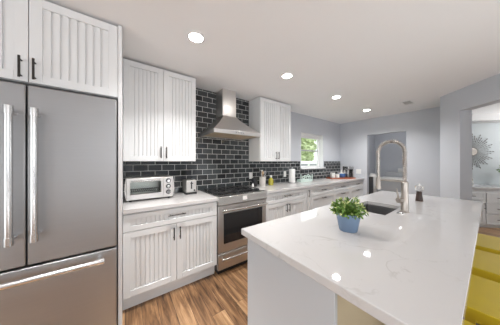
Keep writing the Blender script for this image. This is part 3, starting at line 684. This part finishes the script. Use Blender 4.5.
def mug(pos, label, rz, mat='ceramic', s=1.0):
    t = thing('mug', label, 'mug', pos, rz, 'mugs on the corner tray')
    MB().lathe([(0.032 * s, 0), (0.036 * s, 0.004), (0.04 * s, 0.09 * s), (0.036 * s, 0.09 * s), (0.033 * s, 0.01), (0, 0.009)], (0, 0, 0), 18, close=False).build('cup', mat, t)
    MB().tube([(0.037 * s + 0.026 * s * math.sin(PI * k / 8), 0, 0.045 * s - 0.028 * s * math.cos(PI * k / 8)) for k in range(9)], 0.005, 7).build('handle', mat, t)
mug(tl(-0.275, -0.05), 'white mug at the left end of the reddish corner tray', 3.4, s=1.15)
mug(tl(-0.155, -0.055), 'white mug at the front of the reddish corner tray', 0.63, s=1.2)
mug(tl(-0.21, 0.05), 'tall white mug at the back of the reddish corner tray', 0.6, s=1.5)
p = tl(0.0, -0.015)
t = thing('bowl', 'blue glazed bowl in the middle of the reddish corner tray', 'bowl', p)
MB().lathe([(0.04, 0), (0.05, 0.006), (0.084, 0.06), (0.088, 0.12), (0.084, 0.121), (0.078, 0.06), (0, 0.012)], (0, 0, 0), 22, close=False).build('bowl_body', 'blue_ceramic', t)
MB().lathe([(0.086, 0.1212), (0.090, 0.125), (0.086, 0.129), (0.083, 0.125), (0.086, 0.1212)], (0, 0, 0), 22, close=False).build('rim_band', 'ceramic', t)
p = tl(0.075, 0.08)
tag(MB(p).lathe([(0.024, 0), (0.028, 0.01), (0.03, 0.12), (0.022, 0.15), (0.018, 0.19), (0.02, 0.20), (0, 0.201)], p, 18).build('sugar_jar', 'ceramic'), 'tall white jar between the blue bowl and the coffee maker', 'jar')

# ------------------------------------------------------------------ island
IX0, IX1, IY0, IY1 = 0.60, 3.08, 0.044, 0.928
SX0, SX1, SY0, SY1 = 1.68, 2.15, 0.49, 0.79
t = thing('kitchen_island', 'long white kitchen island base with a plain end panel, under pale quartz', 'kitchen island', (1.85, 0.6, 0)); off = t.location
BX0, BX1, BY0, BY1 = 0.63, 3.05, 0.336, 0.90
b = MB(off)
b.box(BX0 + 0.02, BX1 - 0.02, BY1 - 0.02, BY1, 0, 0.904); b.box(BX1 - 0.02, BX1, BY0, BY1, 0, 0.904)
b.build('body', 'island', t)
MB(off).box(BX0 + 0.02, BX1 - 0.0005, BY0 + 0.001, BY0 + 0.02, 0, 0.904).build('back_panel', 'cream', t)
MB(off).box(BX0, BX0 + 0.0195, BY0, BY1, 0, 0.904).build('end_panel', 'island', t, bevel=0.002)
for k in range(3):
    x0 = BX0 + 0.03 + k * 0.80; d = MB(off).box(x0, x0 + 0.79, BY1 + 0.0005, BY1 + 0.018, 0.12, 0.88).build('door', 'cab', t, bevel=0.003)
# worktop with the sink cut out
b = MB((1.84, 0.5, 0.905))
def ring(z): return [b.V(p) for p in ((IX0, IY0, z), (IX1, IY0, z), (IX1, IY1, z), (IX0, IY1, z), (SX0, SY0, z), (SX1, SY0, z), (SX1, SY1, z), (SX0, SY1, z))]
A, B = ring(0.905), ring(ZC)
for i in range(4):
    j = (i + 1) % 4
    b.face([B[i], B[j], B[4 + j], B[4 + i]]); b.face([A[i], A[4 + i], A[4 + j], A[j]]); b.face([A[i], A[j], B[j], B[i]]); b.face([A[4 + i], B[4 + i], B[4 + j], A[4 + j]])
tag(b.build('island_countertop', 'quartz', bevel=0.003), 'large pale veined quartz worktop on the island', 'countertop')
t = thing('sink', 'dark stainless undermount sink set into the island worktop', 'sink', ((SX0 + SX1) / 2, (SY0 + SY1) / 2, 0.68)); off = t.location
b = MB(off); e = 0.004
sx0, sx1, sy0, sy1, zt, zb = SX0 - 0.004, SX1 + 0.004, SY0 - 0.004, SY1 + 0.004, 0.9045, 0.70
b.box(sx0 - e, sx0, sy0 - e, sy1 + e, zb, zt); b.box(sx1, sx1 + e, sy0 - e, sy1 + e, zb, zt); b.box(sx0, sx1, sy0 - e, sy0, zb, zt); b.box(sx0, sx1, sy1, sy1 + e, zb, zt); b.box(sx0 - e, sx1 + e, sy0 - e, sy1 + e, zb - e, zb)
b.build('basin', 'steel', t)
MB(off).lathe([(0.045, 0), (0.045, 0.003), (0.03, 0.004), (0.028, 0.001), (0, 0.001)], ((SX0 + SX1) / 2, (SY0 + SY1) / 2, zb + 0.0005), 20).build('drain', 'chrome', t)
# faucet
fp = Vector((1.93, 0.425, ZC + 0.0005)); RE = 0.19
t = thing('faucet', 'tall brushed nickel spring faucet arching over the island sink', 'faucet', fp); off = fp
MB(off).lathe([(0.033, 0), (0.033, 0.006), (0.027, 0.012), (0.027, 0.13), (0.024, 0.135), (0.024, 0.25), (0.018, 0.258), (0.0, 0.26)], fp, 22).build('column', 'nickel', t)
lv = MB(off)
lv.cyl(fp + Vector((-0.025, 0.012, 0.10)), fp + Vector((-0.062, 0.03, 0.10)), 0.021, n=16); lv.cyl(fp + Vector((-0.052, 0.025, 0.09)), fp + Vector((-0.075, 0.036, 0.20)), 0.007, 0.005, 10)
lv.build('lever', 'nickel', t)
zc = 1.455; r = RE / 2
path = [Vector((fp.x, fp.y, z)) for z in [1.19 + 0.0265 * k for k in range(10)]]
path += [Vector((fp.x, fp.y + r - r * math.cos(PI * k / 24), zc + r * math.sin(PI * k / 24))) for k in range(25)]
path += [Vector((fp.x, fp.y + RE, zc - 0.03 * k)) for k in range(1, 9)]
MB(off).tube(path, 0.0085, 10).build('hose', 'nickel', t)
# coil round the hose
dense = []
for a, bb in zip(path, path[1:]):
    for k in range(10): dense.append(a.lerp(bb, k / 10))
coil = []; L = 0
for i, p in enumerate(dense[:-1]):
    tg = (dense[i + 1] - p).normalized(); u = Vector((1, 0, 0)); w = tg.cross(u); L += (dense[i + 1] - p).length
    ph = L / 0.0155 * 2 * PI; coil.append(p + (u * math.cos(ph) + w * math.sin(ph)) * 0.0145)
MB(off).tube(coil, 0.0036, 5).build('spring', 'nickel', t)
hy = fp.y + RE
MB(off).lathe([(0.013, 0.11), (0.019, 0.10), (0.019, 0.03), (0.023, 0.022), (0.024, 0.0), (0, 0.0)][::-1], (fp.x, hy, 1.112), 18).build('spray_head', 'nickel', t)
MB(off).tube([(fp.x, fp.y, 1.197), (fp.x, fp.y + 0.1, 1.197), (fp.x, hy - 0.02, 1.197)], 0.0075, 10).build('dock_arm', 'nickel', t)
kp = Vector((1.826, 0.432, ZC + 0.0005))
tag(MB(kp).lathe([(0.024, 0), (0.024, 0.005), (0.015, 0.007), (0.014, 0.011), (0, 0.012)], kp, 20).build('sink_button', 'chrome'), 'small round chrome button on the island worktop beside the faucet', 'button')
mp_ = Vector((2.59, 0.45, ZC + 0.0005))
t = thing('pepper_mill', 'dark waisted pepper mill with a clear top on the island', 'pepper mill', mp_)
MB(mp_).lathe([(0.031, 0), (0.032, 0.006), (0.026, 0.05), (0.022, 0.10), (0.024, 0.105)], mp_, 22).build('body', 'dark_wood', t)
MB(mp_).lathe([(0.025, 0.1055), (0.034, 0.112), (0.036, 0.15), (0.033, 0.162), (0.02, 0.168)], mp_, 22).build('head', 'acrylic', t)
MB(mp_).lathe([(0.012, 0.1685), (0.013, 0.185), (0.008, 0.19), (0, 0.191)], mp_, 16).build('knob', 'chrome', t)
# plant
pp = Vector((1.128, 0.518, ZC + 0.0005))
t = thing('potted_plant', 'small bushy green plant in a periwinkle blue pot on the island', 'potted plant', pp)
b = MB(pp)
b.lathe([(0.048, 0), (0.051, 0.004), (0.060, 0.055), (0.070, 0.106), (0.0725, 0.109), (0.070, 0.111), (0.066, 0.108), (0.063, 0.09), (0.0, 0.088)], pp, 32, close=False)
b.build('pot', 'pot', t)
MB(pp).lathe([(0.062, 0.0885), (0.058, 0.096), (0, 0.098)], pp, 20).build('soil', 'soil', t)
rng = random.Random(3)
b = MB(pp)
def blade(b, q, d, L, w):
    d = d.normalized(); s = d.cross(Vector((0, 0, 1))); s = (s.normalized() if s.length > 1e-3 else Vector((1, 0, 0)))
    s.rotate(Matrix.Rotation(rng.uniform(-0.9, 0.9), 3, d)); nrm = d.cross(s)
    pts = [(0, 0.15), (0.35, 1), (0.7, 0.85), (1, 0.05)]
    Lf = [b.V(q + d * L * f + s * w * k + nrm * (0.15 * L * f * f)) for f, k in pts]; Rt = [b.V(q + d * L * f - s * w * k + nrm * (0.15 * L * f * f)) for f, k in pts]
    Md = [b.V(q + d * L * f - nrm * w * 0.35 * k + nrm * (0.15 * L * f * f)) for f, k in pts]
    for i in range(3): b.face([Lf[i], Lf[i + 1], Md[i + 1], Md[i]]); b.face([Md[i], Md[i + 1], Rt[i + 1], Rt[i]])
tips = []
for k in range(120):
    a = rng.random() * 2 * PI; el = rng.uniform(0.22, 1.0); dr = Vector((math.cos(a) * (1.0 - el * 0.85), math.sin(a) * (1.0 - el * 0.85), el)).normalized()
    base = pp + Vector((math.cos(a) * 0.025, math.sin(a) * 0.025, 0.095)); Ls = rng.uniform(0.06, 0.098) * (1.0 if el > 0.5 else 0.82)
    tip = base + dr * Ls; tips.append((tip, dr))
    b.tube([base, base + dr * Ls * 0.5, tip], 0.0013, 4)
    for j in range(8):
        f = 0.3 + 0.7 * j / 7; q = base + dr * Ls * f
        dd = (dr * 0.5 + Vector((rng.gauss(0, 1), rng.gauss(0, 1), rng.gauss(0, 0.8)))).normalized()
        blade(b, q, dd, rng.uniform(0.018, 0.030), rng.uniform(0.0045, 0.0075))
b.build('foliage', 'leaf', t)
b = MB(pp)
for tip, dr in tips[::2]:
    for j in range(4):
        dd = (dr + Vector((rng.gauss(0, .6), rng.gauss(0, .6), rng.gauss(0, .6)))).normalized(); blade(b, tip, dd, 0.014, 0.0045)
b.build('pale_tips', 'bud', t)['kind'] = 'stuff'

# ------------------------------------------------------------------ stools
SH = 0.63
t0 = thing('bar_stool', 'x', 'stool', (0, 0, 0), 0, 'yellow stools along the island')
def rrect(h, r, n=5):
    pts = []
    for sx, sy, a in ((1, 1, 0), (-1, 1, 90), (-1, -1, 180), (1, -1, 270)):
        for i in range(n + 1):
            an = math.radians(a + 90 * i / n); pts.append((sx * (h[0] - r) + r * math.cos(an), sy * (h[1] - r) + r * math.sin(an)))
    return pts
b = MB()
lv = [(0.185, 0.18, SH - 0.056), (0.2145, 0.2115, SH - 0.055), (0.2145, 0.2115, SH - 0.0025), (0.2125, 0.2095, SH), (0.19, 0.187, SH - 0.0005), (0.05, 0.05, SH - 0.004)]
rg = [[b.V((x, y, z)) for x, y in rrect((hx, hy), min(0.035, hx * 0.6))] for hx, hy, z in lv]
for A, B in zip(rg, rg[1:]):
    for i in range(len(A)): j = (i + 1) % len(A); b.face([A[i], A[j], B[j], B[i]])
b.face(rg[-1]); b.face(rg[0][::-1])
b.build('seat', 'yellow', t0, smooth=30)
for sx in (-1, 1):
    for sy in (-1, 1):
        b = MB(); tx, ty, bx, by = sx * 0.165, sy * 0.16, sx * 0.205, sy * 0.20
        b.hexa([(bx - .014, by - .014, 0.0), (bx + .014, by - .014, 0.0), (bx + .014, by + .014, 0.0), (bx - .014, by + .014, 0.0)],
               [(tx - .022, ty - .022, SH - 0.051), (tx + .022, ty - .022, SH - 0.051), (tx + .022, ty + .022, SH - 0.051), (tx - .022, ty + .022, SH - 0.051)])
        b.build('leg', 'yellow', t0, bevel=0.003)
for z, q in ((0.22, 0.1865), (0.40, 0.177)):
    qy = q - 0.005
    for s in (-1, 1):
        MB().cyl((-q, s * qy, z), (q, s * qy, z), 0.008, n=10).build('footrest_bar', 'yellow', t0)
        MB().cyl((s * q, -qy, z + 0.02), (s * q, qy, z + 0.02), 0.008, n=10).build('footrest_bar', 'yellow', t0)
ST = [(2.735, 'yellow bar stool at the far end of the island'), (2.195, 'second yellow bar stool from the far end of the island'),
      (1.635, 'third yellow bar stool from the far end, whole side edge in view'), (1.075, 'nearest yellow bar stool, at the bottom edge of the photo')]
SY = -0.098
for k, (x, lb) in enumerate(ST):
    if k == 0: t0.location = (x, SY, 0); t0['label'] = lb
    else: dup(t0, (x, SY, 0), 0, lb)

# ------------------------------------------------------------------ ceiling fittings
LP = [(0.494, 1.478, 'round ceiling downlight nearest the camera, by the wall cabinets'), (1.634, 1.478, 'second round ceiling downlight, beyond the range hood'),
      (2.838, 1.49, 'third round ceiling downlight, level with the window'), (4.07, 1.50, 'round ceiling downlight farthest away, near the doorway')]
for k, (x, y, lb) in enumerate(LP):
    ld = bpy.data.lights.new('downlight_beam', 'AREA'); lo = bpy.data.objects.new('downlight_beam', ld); C.objects.link(lo)
    ld.shape = 'DISK'; ld.size = 0.10; ld.spread = math.radians(112 if k < 2 else 140); ld.energy = DOWN[k]; ld.color = (1, 0.985, 0.965); lo.location = (x, y, H - 0.011)
    t = thing('downlight', lb, 'ceiling light', (x, y, H), 0, 'recessed ceiling downlights')
    MB(t.location).lathe([(0.055, -0.0005), (0.072, -0.0005), (0.074, -0.004), (0.070, -0.007), (0.057, -0.009), (0.055, -0.0005)], (x, y, H), 32, close=False).build('trim_ring', 'trim', t)
    MB(t.location).lathe([(0.056, -0.0068), (0.056, -0.0035)], (x, y, H), 32).build('lens', 'lamp', t)
t = thing('ceiling_vent', 'small white slotted air vent in the ceiling', 'vent', (4.15, 0.875, H), math.radians(0))
b = MB(); b.box(-0.15, 0.15, -0.08, -0.06, -0.012, -0.0005); b.box(-0.15, 0.15, 0.06, 0.08, -0.012, -0.0005); b.box(-0.15, -0.13, -0.06, 0.06, -0.012, -0.0005); b.box(0.13, 0.15, -0.06, 0.06, -0.012, -0.0005)
b.build('frame', 'trim', t, bevel=0.002)
for k in range(6):
    b = MB(); y = -0.05 + k * 0.02
    b.hexa([(-0.13, y - .006, -0.010), (0.13, y - .006, -0.010), (0.13, y - .003, -0.010), (-0.13, y - .003, -0.010)], [(-0.13, y + .003, -0.002), (0.13, y + .003, -0.002), (0.13, y + .006, -0.002), (-0.13, y + .006, -0.002)])
    b.build('slat', 'trim', t)
MB().box(-0.13, 0.13, -0.06, 0.06, -0.0018, -0.0006).build('duct_plate', 'rail_grey', t)

# ------------------------------------------------------------------ room through the doorway
wx0, wx1, wy0, wy1 = 5.72, 6.40, 1.04, 1.86
t = thing('washing_machine', 'pale grey washing machine with a white lid in the room behind the faucet', 'washing machine', (6.06, 1.45, 0)); off = t.location
MB(off).box(wx0, wx1, wy0, wy1, 0.01, 0.885).build('cabinet', 'laundry', t, bevel=0.012)
MB(off).box(wx0 - 0.004, wx1 - 0.1, wy0, wy1, 0.8855, 0.925).build('lid', 'white_plastic', t, bevel=0.012)
b = MB(off); b.hexa([(wx1 - .098, wy0, .8855), (wx1, wy0, .8855), (wx1, wy1, .8855), (wx1 - .098, wy1, .8855)], [(wx1 - .06, wy0, 1.06), (wx1, wy0, 1.06), (wx1, wy1, 1.06), (wx1 - .06, wy1, 1.06)])
b.build('console', 'laundry', t, bevel=0.006)
lp = Vector((5.78, 1.99, 0.0))
t = thing('laundry_hamper', 'rounded pale laundry hamper left of the washing machine', 'hamper', lp)
MB(lp).lathe([(0.10, 0.002), (0.11, 0.02), (0.12, 0.88), (0.115, 0.90)], lp, 22).build('basket', 'ceramic', t)
MB(lp).lathe([(0.118, 0.9005), (0.12, 0.93), (0.10, 0.99), (0.05, 1.03), (0, 1.04)], lp, 22).build('cover', 'ceramic', t)
bp_ = Vector((5.33, 1.93, 0))
t = thing('storage_rack', 'black upright storage tower just inside the doorway', 'rack', bp_)
b = MB(bp_); b.box(5.2, 5.46, 1.85, 2.14, 0.002, 0.955); b.build('tower', 'black', t, bevel=0.01)
for z in (0.12, 0.42, 0.72): MB(bp_).box(5.185, 5.199, 1.87, 2.12, z, z + 0.22).build('drawer', 'black', t, bevel=0.004)

# ------------------------------------------------------------------ room through the diagonal opening
def buffet(x0, x1, label, kind):
    t = thing('sideboard_cabinet', label, 'cabinet', bt((x0 + x1) / 2, 0.25), BR); off = ((x0 + x1) / 2, 0.25, 0)
    MB(off).box(x0, x1, 0.0215, 0.497, 0.05, 0.795).build('carcass', 'cab', t)
    MB(off).box(x0, x1, 0.04, 0.497, 0.0, 0.0495).build('plinth', 'cab', t)
    m = (x0 + x1) / 2; g = 0.008
    if kind == 'drawers':
        for z0, z1 in ((0.52, 0.72), (0.295, 0.495), (0.07, 0.27)): leaf_front(t, off, 'drawer', x0 + g, x1 - g, z0, z1, 0, (m, (z0 + z1) / 2, False), st=0.035, flat=True, hl=0.12)
    else:
        leaf_front(t, off, 'drawer', x0 + g, x1 - g, 0.58, 0.72, 0, (m - .04, 0.655, False), st=0.03, flat=True, hl=0.12)
        leaf_front(t, off, 'door', x0 + g, x1 - g, 0.07, 0.56, 0, (x1 - 0.035, 0.45, True), st=0.05, flat=True, hl=0.13)
buffet(-0.47, -0.012, 'white cabinet with one door, in the room beyond the yellow stools', 'door')
buffet(-0.008, 0.45, 'white three-drawer cabinet in the room beyond the yellow stools', 'drawers')
buffet(0.454, 0.92, 'white cabinet at the right edge of the room beyond the opening', 'door')
o = MB((0.2, 0.25, 0.796)).box(-0.475, 0.925, -0.02, 0.497, 0.796, 0.84).build('countertop', 'quartz', bevel=0.004)
tag(o, 'white top on the cabinets in the room beyond the opening', 'countertop'); o.location = bt(0.2, 0.25, 0.796); o.rotation_euler = (0, 0, BR)
# sunburst mirror on the wall beyond
t = thing('sunburst_mirror', 'round sunburst mirror of metal rays on the pale wall beyond the opening', 'mirror', bt(0.205, 0.4985, 1.60), BR)
MB().cyl((0, -0.001, 0), (0, -0.016, 0), 0.10, n=36).build('frame', 'bronze_pale', t)
MB().cyl((0, -0.0165, 0), (0, -0.019, 0), 0.088, n=36).build('glass', 'mirror', t)
for k in range(48):
    a = 2 * PI * k / 48; r1 = (0.40, 0.30, 0.35)[k % 3]; d = Vector((math.cos(a), 0, math.sin(a))); b = MB()
    b.cyl(d * 0.098 + Vector((0, -0.008, 0)), d * r1 + Vector((0, -0.008, 0)), 0.0028, n=5)
    for rr_ in (r1, r1 - 0.055, r1 - 0.11):
        u = Vector((-math.sin(a), 0, math.cos(a))); q = d * rr_ + Vector((0, -0.008, 0)); w_ = 0.009 * rr_ / 0.35
        b.hexa([q - d * 0.022 + Vector((0, -.003, 0)), q + u * w_ + Vector((0, -.003, 0)), q + d * 0.022 + Vector((0, -.003, 0)), q - u * w_ + Vector((0, -.003, 0))],
               [q - d * 0.022 + Vector((0, .003, 0)), q + u * w_ + Vector((0, .003, 0)), q + d * 0.022 + Vector((0, .003, 0)), q - u * w_ + Vector((0, .003, 0))])
    b.build('ray', 'bronze_pale', t)
p = bt(-0.16, 0.12, 0.8405)
b = MB()
b.tube([(0.042 * math.sin(2 * PI * k / 24), 0, 0.053 + 0.045 * math.cos(2 * PI * k / 24)) for k in range(24)], 0.009, 8, closed=True)
b.tube([(0.03 * math.sin(2 * PI * k / 24), 0, 0.135 + 0.034 * math.cos(2 * PI * k / 24)) for k in range(20)], 0.009, 8)
b.lathe([(0.03, 0), (0.03, 0.006), (0, 0.007)], (0, 0, 0), 16)
o = tag(b.build('ornament', 'ceramic'), 'white looped ornament standing on the cabinet top beyond the opening', 'ornament'); o.location = p; o.rotation_euler = (0, 0, BR)
p = bt(0.60, 0.2, 0.8405)
t = thing('vase_plant', 'green leafy plant at the right edge, on the cabinet beyond the opening', 'potted plant', p)
MB().lathe([(0.04, 0), (0.055, 0.03), (0.06, 0.12), (0.045, 0.2), (0.035, 0.22), (0.04, 0.23), (0, 0.22)], (0, 0, 0), 20).build('vase', 'ceramic', t)
b = MB(); rng = random.Random(11)
for k in range(26):
    a = rng.random() * 6.28; d = Vector((math.cos(a), math.sin(a), rng.uniform(0.5, 2.2))).normalized(); q = Vector((0, 0, 0.22)); L = rng.uniform(0.1, 0.22)
    b.tube([q, q + d * L], 0.0018, 4)
    for j in range(3): blade(b, q + d * L * (0.6 + 0.2 * j), (d + Vector((rng.gauss(0, .7), rng.gauss(0, .7), rng.gauss(0, .5)))), 0.06, 0.018)
b.build('foliage', 'leaf', t)
